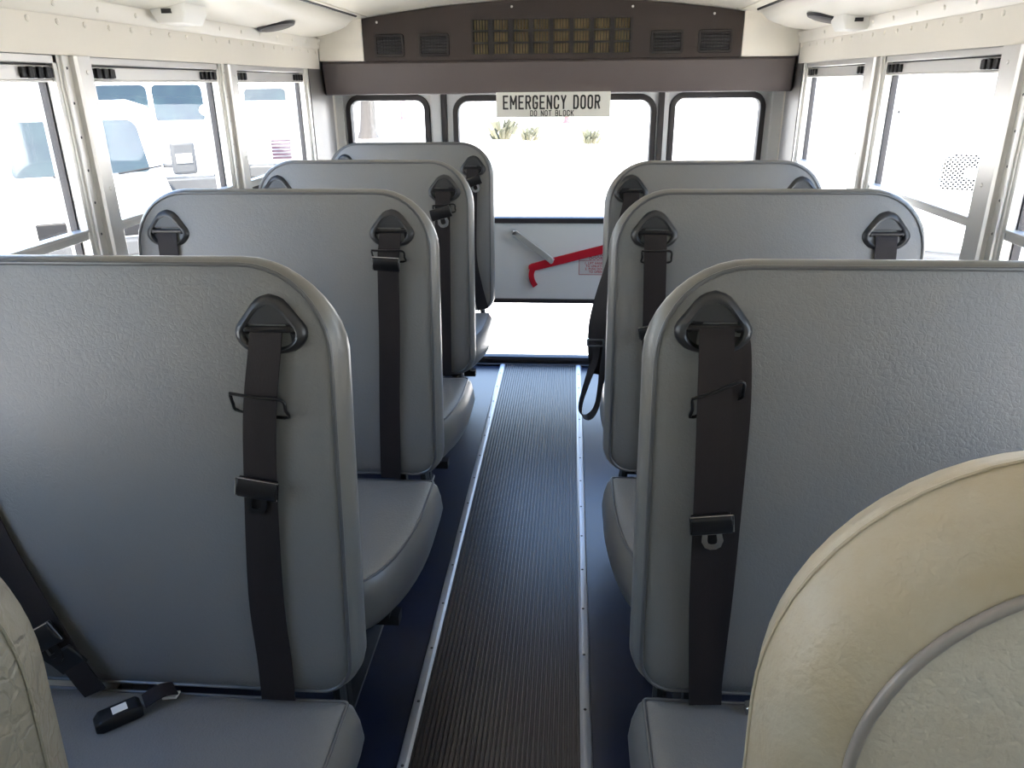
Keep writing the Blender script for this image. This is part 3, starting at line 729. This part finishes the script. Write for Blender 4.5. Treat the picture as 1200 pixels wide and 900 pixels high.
r, og = bus_seat('L2', -.343, -1, .815, 1.945, .474, 'second grey seat of the four-seat row, steel-edged belt plate pushed up to the guide', GL); Y = 1.945
belt_guide(r, og, Y, -.458, 1.157)
belt_face(r, og, Y, [(-.460, 1.153, -.006), (-.462, 1.118, .003), (-.466, 1.067, .008), (-.472, .866, .003), (-.480, .68), (-.485, .482)], [.056] * 6)
loop_on(r, og, Y, -.507, 1.106, -.427, 1.104, .03)
e = tongue(r, og, (-.469, fy(Y, 1.072, .026), 1.072), (1, 0, -.05), (0, .1, 1), (0, -1, 0), 1.0, True, None)
outer_set(r, og, Y, -1.053, .474)
r, og = bus_seat('L3', -.348, -1, .80, 2.745, .474, 'third grey seat of the four-seat row, bright belt tongue dangling under its guide', GL); Y = 2.745
belt_guide(r, og, Y, -.448, 1.157)
belt_face(r, og, Y, [(-.450, 1.153, -.006), (-.452, 1.118, .003), (-.455, 1.02, .004), (-.458, .8), (-.461, .484)], [.054] * 5)
loop_on(r, og, Y, -.487, 1.100, -.412, 1.106, .03)
tongue(r, og, (-.458, fy(Y, 1.078, .026), 1.075), (1, 0, .28), (-.28, .1, 1), (0, -1, 0), 1.12, False)
outer_set(r, og, Y, -1.053, .474)
r, og = bus_seat('L4', -.358, -1, .79, 3.615, .474, 'rearmost grey seat of the four-seat row, directly before the rear window', GL); Y = 3.615
belt_guide(r, og, Y, -.452, 1.147)
belt_face(r, og, Y, [(-.454, 1.143, -.006), (-.455, 1.108, .003), (-.46, 1.0, .004), (-.465, .75), (-.44, .6), (-.41, .49)], [.054] * 6)
tongue(r, og, (-.448, fy(Y, 1.082, .024), 1.082), (1, 0, .35), (-.35, .1, 1), (0, -1, 0), 1.1, False)
outer_set(r, og, Y, -1.053, .474)

# --- row of three (to the right)
r, og = bus_seat('R1', .118, 1, .775, 1.130, .508, 'nearest grey seat of the three-seat row, doubled belt and tilted wire loop', GR); Y = 1.13
belt_guide(r, og, Y, .219, 1.162)
belt_face(r, og, Y, [(0.245, 1.150, -.008), (0.251, 1.12, 0), (0.257, 1.03), (0.256, .90), (0.253, .72), (.247, .56), (.249, .515)], [.050] * 7, off=.010, name='belt_return')
belt_face(r, og, Y, [(.222, 1.157, -.004), (.222, 1.125, .006), (.224, 1.03, .010), (.228, .90, .010), (.233, .72, .006), (.240, .58, .003), (.244, .515, .003)], [.052, .052, .052, .053, .055, .054, .054], off=.017)
loop_on(r, og, Y, .190, 1.052, .262, 1.080)
plate_on(r, og, Y, .230, .853, .12, .95, .030)
outer_set(r, og, Y, .773, .508)
b = MB(); b.obox((.335, fy(Y, .515, .022), .520), (.026, .002, .004), (0, .010, 0), (0, 0, .008)); b.build('buckle_end', 'chrome', r, og, bevel=.003)
r, og = bus_seat('R2', .101, 1, .785, 1.945, .500, 'middle grey seat of the three-seat row, short belt loop below its guide', GR); Y = 1.945
belt_guide(r, og, Y, .212, 1.156)
belt_face(r, og, Y, [(.213, 1.152, -.006), (.214, 1.118, .003), (.216, 1.03, .006), (.219, .90, .003), (.222, .7), (.225, .507)], [.056] * 6)
loop_on(r, og, Y, .180, 1.108, .250, 1.108, .032)
plate_on(r, og, Y, .216, .905, .2, 1.0, .02)
outer_set(r, og, Y, .773, .500)
r, og = bus_seat('R3', .117, 1, .745, 2.69, .500, 'rearmost grey seat of the three-seat row, loose belt hanging into the aisle', GR); Y = 2.69
belt_guide(r, og, Y, .206, 1.161)
b = MB()
ribbon(b, [(.206, fy(Y, 1.157, .008), 1.157), (.205, fy(Y, 1.12, .02), 1.12), (.182, 2.645, 1.02), (.150, 2.60, .92), (.118, 2.55, .82), (.100, 2.52, .72), (.094, 2.505, .62), (.098, 2.50, .55)], [.052, .052, .052, .056, .062, .066, .050, .034],
       wdir=[(1, 0, 0), (1, 0, 0), (.9, -.3, 0), (.8, -.4, .2), (.8, -.5, .2), (.9, -.5, 0), (.9, -.4, 0), (.8, -.6, 0)])
b.build('seat_belt', 'webbing', r, og, smooth=60)
b = MB()
ribbon(b, [(.205, fy(Y, 1.13, .018), 1.13), (.196, 2.655, 1.0), (.176, 2.60, .85), (.150, 2.56, .70), (.128, 2.53, .58), (.118, 2.52, .50), (.106, 2.51, .42), (.080, 2.50, .385), (.052, 2.50, .395), (.050, 2.50, .44), (.070, 2.50, .52), (.092, 2.50, .60), (.096, 2.505, .66)], [.050] * 5 + [.036] * 8,
       wdir=[(1, 0, 0), (.9, -.3, 0), (.8, -.5, 0), (.7, -.6, 0), (.6, -.8, 0), (.4, -.9, 0), (.35, -.9, 0), (.3, -.9, -.2), (.3, -.9, 0), (.3, -.9, .1), (.4, -.8, 0), (.6, -.7, 0), (.8, -.6, 0)])
b.build('loose_strap', 'webbing', r, og, smooth=60)
L = [[(.094 + a, 2.492 + d, .668 + c) for a, c in rrect(-.030, .030, -.014, .014, [.004] * 4, i, 3)] for i, d in ((0, 0), (0, .005), (.006, .005), (.006, 0))]; L.append(L[0])
MB().loft(L, False, False).build('strap_adjuster', 'chrome', r, og)
outer_set(r, og, Y, .773, .500)

# ------------------------------------------------------------------ driver's seat and its neighbour at the front
def front_seat(name, x0, x1, Yf, zt, zb, rad, mats, label, cat_inset=.052, dep=.05):
    root = thing(name, ((x0 + x1) / 2, Yf + .06, 0), label, 'seat'); og = root.location
    sl = .06
    # smooth superelliptic outline
    def lp(inset, d):
        out = []
        for x, z in rrect(x0, x1, zb, zt, [.06, .06, rad, rad], inset, 14): out.append((x, Yf + d + sl * (z - zt), z))
        return out
    b = MB().loft([lp(cat_inset, .0), lp(cat_inset + .006, -.002), lp(cat_inset + .05, -.012), lp(cat_inset + .10, -.016)], False, True)
    bk = b.build('backrest', mats[0], root, og, smooth=60)
    b = MB().loft([lp(cat_inset, .0), lp(cat_inset * .72, .006), lp(cat_inset * .40, .019), lp(cat_inset * .16, .036), lp(0.002, dep + .006), lp(0, dep + .014), lp(.012, dep + .046), lp(.05, dep + .06)], False, True)
    b.build('side_band', mats[1], bk, og, smooth=60)
    MB().tube(lp(cat_inset - .001, -.0015), .0042, 10, closed=True).build('face_piping', mats[2], bk, og)
    MB().tube(lp(.0002, dep + .012), .0017, 6, closed=True).build('rear_piping', mats[1], bk, og)
    yb = Yf + sl * (zb - zt); zc = zb - .02
    c = MB().loft([[(x, y, z) for x, y in rrect(x0 + .02, x1 - .02, yb - .40, yb + .02, [.08, .08, .04, .04], i)] for i, z in ((.03, zc - .12), (.0, zc - .09), (.0, zc - .03), (.02, zc), (.08, zc + .008))])
    c.build('cushion', mats[0], root, og, smooth=60)
    p = MB(); p.box((x0 + x1) / 2 - .12, (x0 + x1) / 2 + .12, yb - .30, yb - .05, 0, zc - .115)
    p.build('pedestal', 'steel', root, og, bevel=.01)
    f = MB()
    for x in (x0 + .10, x1 - .10): f.tube([(x, yb - .02, zc - .09), (x, yb + .06, zc - .06), (x, yb + .07, zb + .10)], .014)
    f.build('back_frame', 'steel', root, og)
    return root
front_seat('driver_seat', .150, .655, .42, 1.262, .60, .215, ('beige', 'beige_border', 'beige_piping'), 'worn beige vinyl driver seat with rounded piped backrest, close to the camera', .050, .058)
front_seat('passenger_seat', -.92, -.405, .37, 1.235, .60, .16, ('greybeige', 'greybeige', 'piping'), 'grey-beige seat at the left border of the photo, only its piped edge showing', .014, .05)

# ------------------------------------------------------------------ outside
GZ = -.85
b = MB().box(-90, 90, -40, 140, GZ - .2, GZ); b.build('ground', 'ground', kind='structure')

def extr(mb, prof, x0, x1):
    """extrude a (y, z) outline along x"""
    return mb.loft([[(x, y, z) for y, z in prof] for x in (x0, x1)])
def wheel(root, x, y, r=.42, w=.24):
    b = MB(); L = []
    for xx, rr in ((-w / 2, r * .6), (-w / 2, r * .94), (-w * .35, r), (w * .35, r), (w / 2, r * .94), (w / 2, r * .6)):
        L.append([(x + xx, y + rr * math.cos(2 * PI * k / 24), r + rr * math.sin(2 * PI * k / 24)) for k in range(24)])
    b.loft(L); t = b.build('wheel', 'vblack', root)
    MB().cyl((x - w * .51, y, r), (x + w * .51, y, r), r * .5, 18).build('hub', 'vwhite', t)

def bus_vehicle(cx, cy, label, glass='wglass', grille='slats', gz=(.75, 1.16), gw=.42, hood_top=1.84, ws=(1.86, 2.42), hw=.98, name='parked_bus', cat='bus'):
    ang = math.atan2(-cx, cy)
    t = thing(name, (cx, cy, GZ), label, cat, None, ang)
    b = MB(); extr(b, [(1.25, .55), (1.25, ws[0] - .1), (1.50, ws[1] + .12), (1.75, ws[1] + .42), (2.2, ws[1] + .5), (7.0, ws[1] + .5), (7.1, .55)], -1.18, 1.18)
    b.build('body', 'vwhite', t, bevel=.10, seg=4)
    b = MB(); extr(b, [(.02, .62), (-.02, hood_top - .32), (.05, hood_top - .12), (.22, hood_top - .02), (1.4, hood_top + .03), (1.4, .62)], -hw, hw)
    b.build('hood', 'vwhite', t, bevel=.11, seg=4)
    b = MB(); extr(b, [(-.14, .40), (-.14, .64), (.12, .66), (.12, .40)], -1.14, 1.14); b.build('bumper', 'vgrey', t, bevel=.03)
    # two-pane windshield lying on the sloped front
    y0, y1 = 1.245, 1.485
    def yy(z): return y0 + (y1 - y0) * (z - ws[0] + .1) / (ws[1] + .22 - ws[0]) - .02
    for sx in (-1, 1):
        q = rrect(min(sx * .05, sx * 1.02), max(sx * .05, sx * 1.02), ws[0], ws[1], [.05, .05, .10, .10], 0, 5)
        g = MB().loft([[(x, yy(z) + d, z) for x, z in q] for d in (0, .03)]).build('windshield', glass, t)
    for sx in (-1, 1):
        m = MB(); m.tube([(sx * (hw - .1), .25, hood_top - .1), (sx * (hw - .02), .1, hood_top + .1), (sx * hw, .02, hood_top + .22)], .02); m.ball((sx * hw, -.02, hood_top + .26), .13, .07, .11); m.build('crossing_mirror', 'vwhite', t)
        m = MB(); m.tube([(sx * 1.15, 1.4, 2.0), (sx * 1.32, 1.25, 2.0)], .02); m.box(sx * 1.38 - .11, sx * 1.38 + .11, 1.2, 1.27, 1.55, 2.0); m.build('side_mirror', 'vblack', t, bevel=.02)
        MB().cyl((sx * hw * .76, .03, .98), (sx * hw * .76, -.045, .98), .105, 18).build('headlight', 'label', t)
        MB().box(sx * hw * .62 - .10, sx * hw * .62 + .10, -.035, .01, 1.19, 1.27).build('turn_signal', 'amber' if grille == 'slats' else 'vwhite', t, bevel=.01)
        wheel(t, sx * .98, 1.0); wheel(t, sx * .98, 5.4)
    g = MB(); z0, z1 = gz
    if grille in ('slats', 'plain'):
        n = 6
        for k in range(n): z = z0 + (z1 - z0) * (k + .5) / n; g.box(-gw, gw, -.06, .0, z - .022, z + .022)
        g.build('grille', 'maroon' if grille == 'slats' else 'vwhite', t, bevel=.004)
    elif grille == 'mesh':
        q = rrect(-gw, gw, z0, z1, [.06, .06, .12, .12], 0, 5)
        MB().loft([[(x, y, z) for x, z in q] for y in (-.045, .0)]).build('grille_backing', 'vblack', t)
        n = 26; zc_ = (z0 + z1) / 2; hh = (z1 - z0)
        for k in range(-8, n):
            for d in (1, -1):
                xa = -gw + (k if d > 0 else k + 8) * 2 * gw / n; xb = xa + d * hh
                pa, pb = (xa, z0), (xb, z1)
                # clip to the frame
                lo_, hi_ = 0.0, 1.0
                dx = pb[0] - pa[0]
                for lim, sgn in ((-gw, 1), (gw, -1)):
                    tt = (lim - pa[0]) / dx
                    if (dx > 0) == (sgn > 0): lo_ = max(lo_, tt)
                    else: hi_ = min(hi_, tt)
                if hi_ - lo_ < .05: continue
                A = (pa[0] + dx * lo_, -.055, z0 + hh * lo_); B_ = (pa[0] + dx * hi_, -.055, z0 + hh * hi_)
                g.tube([A, B_], .0045, 4)
        g.build('grille', 'vwhite', t)
        MB().box(-gw * .62, gw * 1.02, -.075, -.05, zc_ - .05, zc_ + .05).build('grille_bar', 'vwhite', t, bevel=.02)
    return t
bus_vehicle(-8.1, 15.0, 'white bus with two-pane windshield seen through the middle side window of the four-seat row', grille='plain', ws=(1.70, 2.40), hood_top=1.66)
bus_vehicle(-6.45, 18.0, 'white bus with slatted grille, seen through the rearmost side window of the four-seat row', gz=(.76, 1.22), gw=.50, hood_top=2.0, ws=(1.95, 2.30), hw=1.1)
bus_vehicle(4.25, 8.0, 'white truck with diamond mesh grille seen through the side window of the three-seat row', glass='wglass_sky', grille='mesh', gz=(1.30, 1.66), gw=.56, hood_top=1.95, ws=(2.0, 2.35), hw=1.05, name='parked_truck', cat='truck')

def van(cx, cy, label):
    ang = math.atan2(-cx, cy)
    t = thing('parked_van', (cx, cy, GZ), label, 'van', None, ang)
    b = MB(); extr(b, [(.0, .45), (-.02, .95), (.10, 1.10), (.85, 1.25), (1.35, 1.98), (1.7, 2.12), (5.2, 2.15), (5.35, 2.0), (5.35, .45)], -.98, .98)
    b.build('body', 'vwhite', t, bevel=.09, seg=4)
    q = rrect(-.80, .80, 1.30, 1.95, [.06, .06, .12, .12], 0, 5)
    yv = lambda z: .85 + .50 * (z - 1.25) / .73 - .025
    MB().loft([[(x * (1 - .12 * (z - 1.3)), yv(z) + d, z) for x, z in q] for d in (0, .03)]).build('windshield', 'wglass', t)
    for x in (-.35, .40):
        m = MB().tube([(x, .84, 1.29), (x + .55, .90, 1.36)], .012); m.build('wiper', 'vblack', t)
    MB().box(-.62, .62, -.055, .0, .62, .84).build('grille', 'vblack', t, bevel=.02)
    extr(MB(), [(-.12, .38), (-.12, .58), (.1, .6), (.1, .38)], -.96, .96).build('bumper', 'vgrey', t, bevel=.03)
    for sx in (-1, 1):
        m = MB(); m.tube([(sx * .92, 1.15, 1.34), (sx * 1.12, 1.0, 1.34)], .03); m.build('mirror_arm', 'vgrey', t)
        m = MB(); m.box(sx * 1.25 - .16, sx * 1.25 + .16, .92, 1.06, 1.22, 1.66); mm = m.build('side_mirror', 'vgrey', t, bevel=.05, seg=3)
        MB().box(sx * 1.25 - .10, sx * 1.25 + .10, .905, .925, 1.38, 1.50).build('mirror_lamp', 'vwhite', mm)
        MB().box(sx * .80 - .14, sx * .80 + .14, -.045, .02, .70, .92).build('headlight', 'label', t, bevel=.03)
        wheel(t, sx * .88, .85, .36); wheel(t, sx * .88, 4.3, .36)
van(-5.85, 9.0, 'white van with big grey side mirrors parked outside the nearest window of the four-seat row')

def post(x, y, h, r, lab, mat, cat, name):
    t = MB().cyl((x, y, GZ - .02), (x, y, GZ + h), r, 14, r * .9).add([], [])
    t.cyl((x, y, GZ), (x, y, GZ + .12), r * 1.6, 14); o = t.build(name, mat, origin=(x, y, GZ)); tag(o, lab, cat)
post(-12.1, 57, 3.4, .20, 'red post outside the narrow rear window', 'postred', 'post', 'red_post')
post(-.35, 50, 3.2, .16, 'red post outside, below the emergency sign', 'postred', 'post', 'red_post')
def tree(x, y, lab):
    t = thing('tree', (x, y, GZ), lab, 'tree')
    b = MB(); b.loft([[(r * math.cos(k * PI / 5) + dx, r * math.sin(k * PI / 5), z) for k in range(10)] for r, z, dx in ((.55, -.05, 0), (.40, .4, .02), (.34, 1.6, .1), (.30, 3.0, .05), (.2, 4.6, .2))])
    for a in range(5): b.tube([(.1, 0, 2.8 + .3 * a), (math.cos(a * 1.3) * .9, math.sin(a * 1.3) * .9, 3.8 + .3 * a), (math.cos(a * 1.3) * 1.7, math.sin(a * 1.3) * 1.7, 4.9 + .3 * a)], .09, 7)
    b.build('trunk', 'bark', t)
    c = MB()
    for k in range(260):
        a, e = random.uniform(0, 2 * PI), random.uniform(-.4, 1.4); rr = random.uniform(1.0, 2.5)
        p = Vector((math.cos(a) * math.cos(e) * rr, math.sin(a) * math.cos(e) * rr, 5.3 + math.sin(e) * rr * .8))
        d = Vector((random.gauss(0, 1), random.gauss(0, 1), random.gauss(0, 1))).normalized(); u = d.orthogonal().normalized()
        c.obox(p, d * .22, u * .12, d.cross(u) * .008)
    c.build('crown', 'leaf', t)
tree(-9.6, 37, 'tree with pale trunk outside the narrow rear window')
def shrub(x, y, s, lab):
    t = thing('shrub', (x, y, GZ), lab, 'shrub', 'low shrubs beyond the emergency door')
    c = MB()
    for k in range(70):
        a = random.uniform(0, 2 * PI); rr = random.uniform(.05, .5) * s; z = random.uniform(.05, .55) * s
        p = Vector((math.cos(a) * rr, math.sin(a) * rr, z)); d = Vector((math.cos(a) * .6, math.sin(a) * .6, .9)).normalized(); u = d.orthogonal().normalized()
        c.obox(p, d * .16 * s, u * .05 * s, d.cross(u) * .006)
    c.build('foliage', 'leaf', t)
    MB().cyl((0, 0, -.02), (0, 0, .3 * s), .03, 8).build('stem', 'bark', t)
shrub(-3.1, 36, 1.3, 'largest low shrub outside, left of the emergency sign bottom')
shrub(-1.85, 35, .9, 'small shrub outside, below the left half of the emergency sign')
shrub(.75, 33, .9, 'small shrub outside, below the right end of the emergency sign')

# ------------------------------------------------------------------ light
w = bpy.data.worlds.new('sky'); SC.world = w; w.use_nodes = True
nt = w.node_tree; bg = nt.nodes['Background']
tc = nt.nodes.new('ShaderNodeTexCoord'); sx = nt.nodes.new('ShaderNodeSeparateXYZ'); nt.links.new(tc.outputs['Generated'], sx.inputs[0])
rp = nt.nodes.new('ShaderNodeValToRGB'); nt.links.new(sx.outputs['Z'], rp.inputs[0])
rp.color_ramp.elements[0].position = 0; rp.color_ramp.elements[0].color = (1, .96, .91, 1)
rp.color_ramp.elements[1].position = .7; rp.color_ramp.elements[1].color = (.26, .48, 1, 1)
e = rp.color_ramp.elements.new(.15); e.color = (.66, .83, 1, 1)
nt.links.new(rp.outputs[0], bg.inputs[0]); bg.inputs[1].default_value = 5.0
sd = bpy.data.lights.new('sun', 'SUN'); sd.energy = 28; sd.angle = .01; sd.color = (1, .90, .75)
so = bpy.data.objects.new('sun', sd); COL.objects.link(so)
d = Vector((0.0, .55, -.83)).normalized()          # high sun over the front of the bus
so.rotation_euler = d.to_track_quat('-Z', 'Y').to_euler(); so.location = (0, -5, 12)

# ------------------------------------------------------------------ camera
f_px = 888; pi_, ya, ro = math.radians(21.62), math.radians(4.48), math.radians(-.585)
fw = Vector((-math.sin(ya) * math.cos(pi_), math.cos(ya) * math.cos(pi_), -math.sin(pi_)))
rt = Vector((math.cos(ya), math.sin(ya), 0)); up = rt.cross(fw)
r2 = math.cos(ro) * rt + math.sin(ro) * up; u2 = -math.sin(ro) * rt + math.cos(ro) * up
cd = bpy.data.cameras.new('camera'); cd.sensor_fit = 'HORIZONTAL'; cd.sensor_width = 36; cd.lens = f_px / 1200 * 36; cd.clip_start = .02; cd.clip_end = 400
co = bpy.data.objects.new('camera', cd); COL.objects.link(co)
mw = Matrix((r2, u2, -fw)).transposed().to_4x4(); mw.translation = (0, 0, 1.5); co.matrix_world = mw
SC.camera = co

SC.view_settings.view_transform = 'Standard'; SC.view_settings.look = 'None'
SC.view_settings.exposure = 0.5; SC.view_settings.gamma = 1; SC.view_settings.use_curve_mapping = False
SC.cycles.use_denoising = True
SC.cycles.max_bounces = 10; SC.cycles.diffuse_bounces = 6; SC.cycles.glossy_bounces = 5; SC.cycles.transparent_max_bounces = 16
SC.cycles.caustics_reflective = False; SC.cycles.caustics_refractive = False
SC.cycles.sample_clamp_indirect = 8
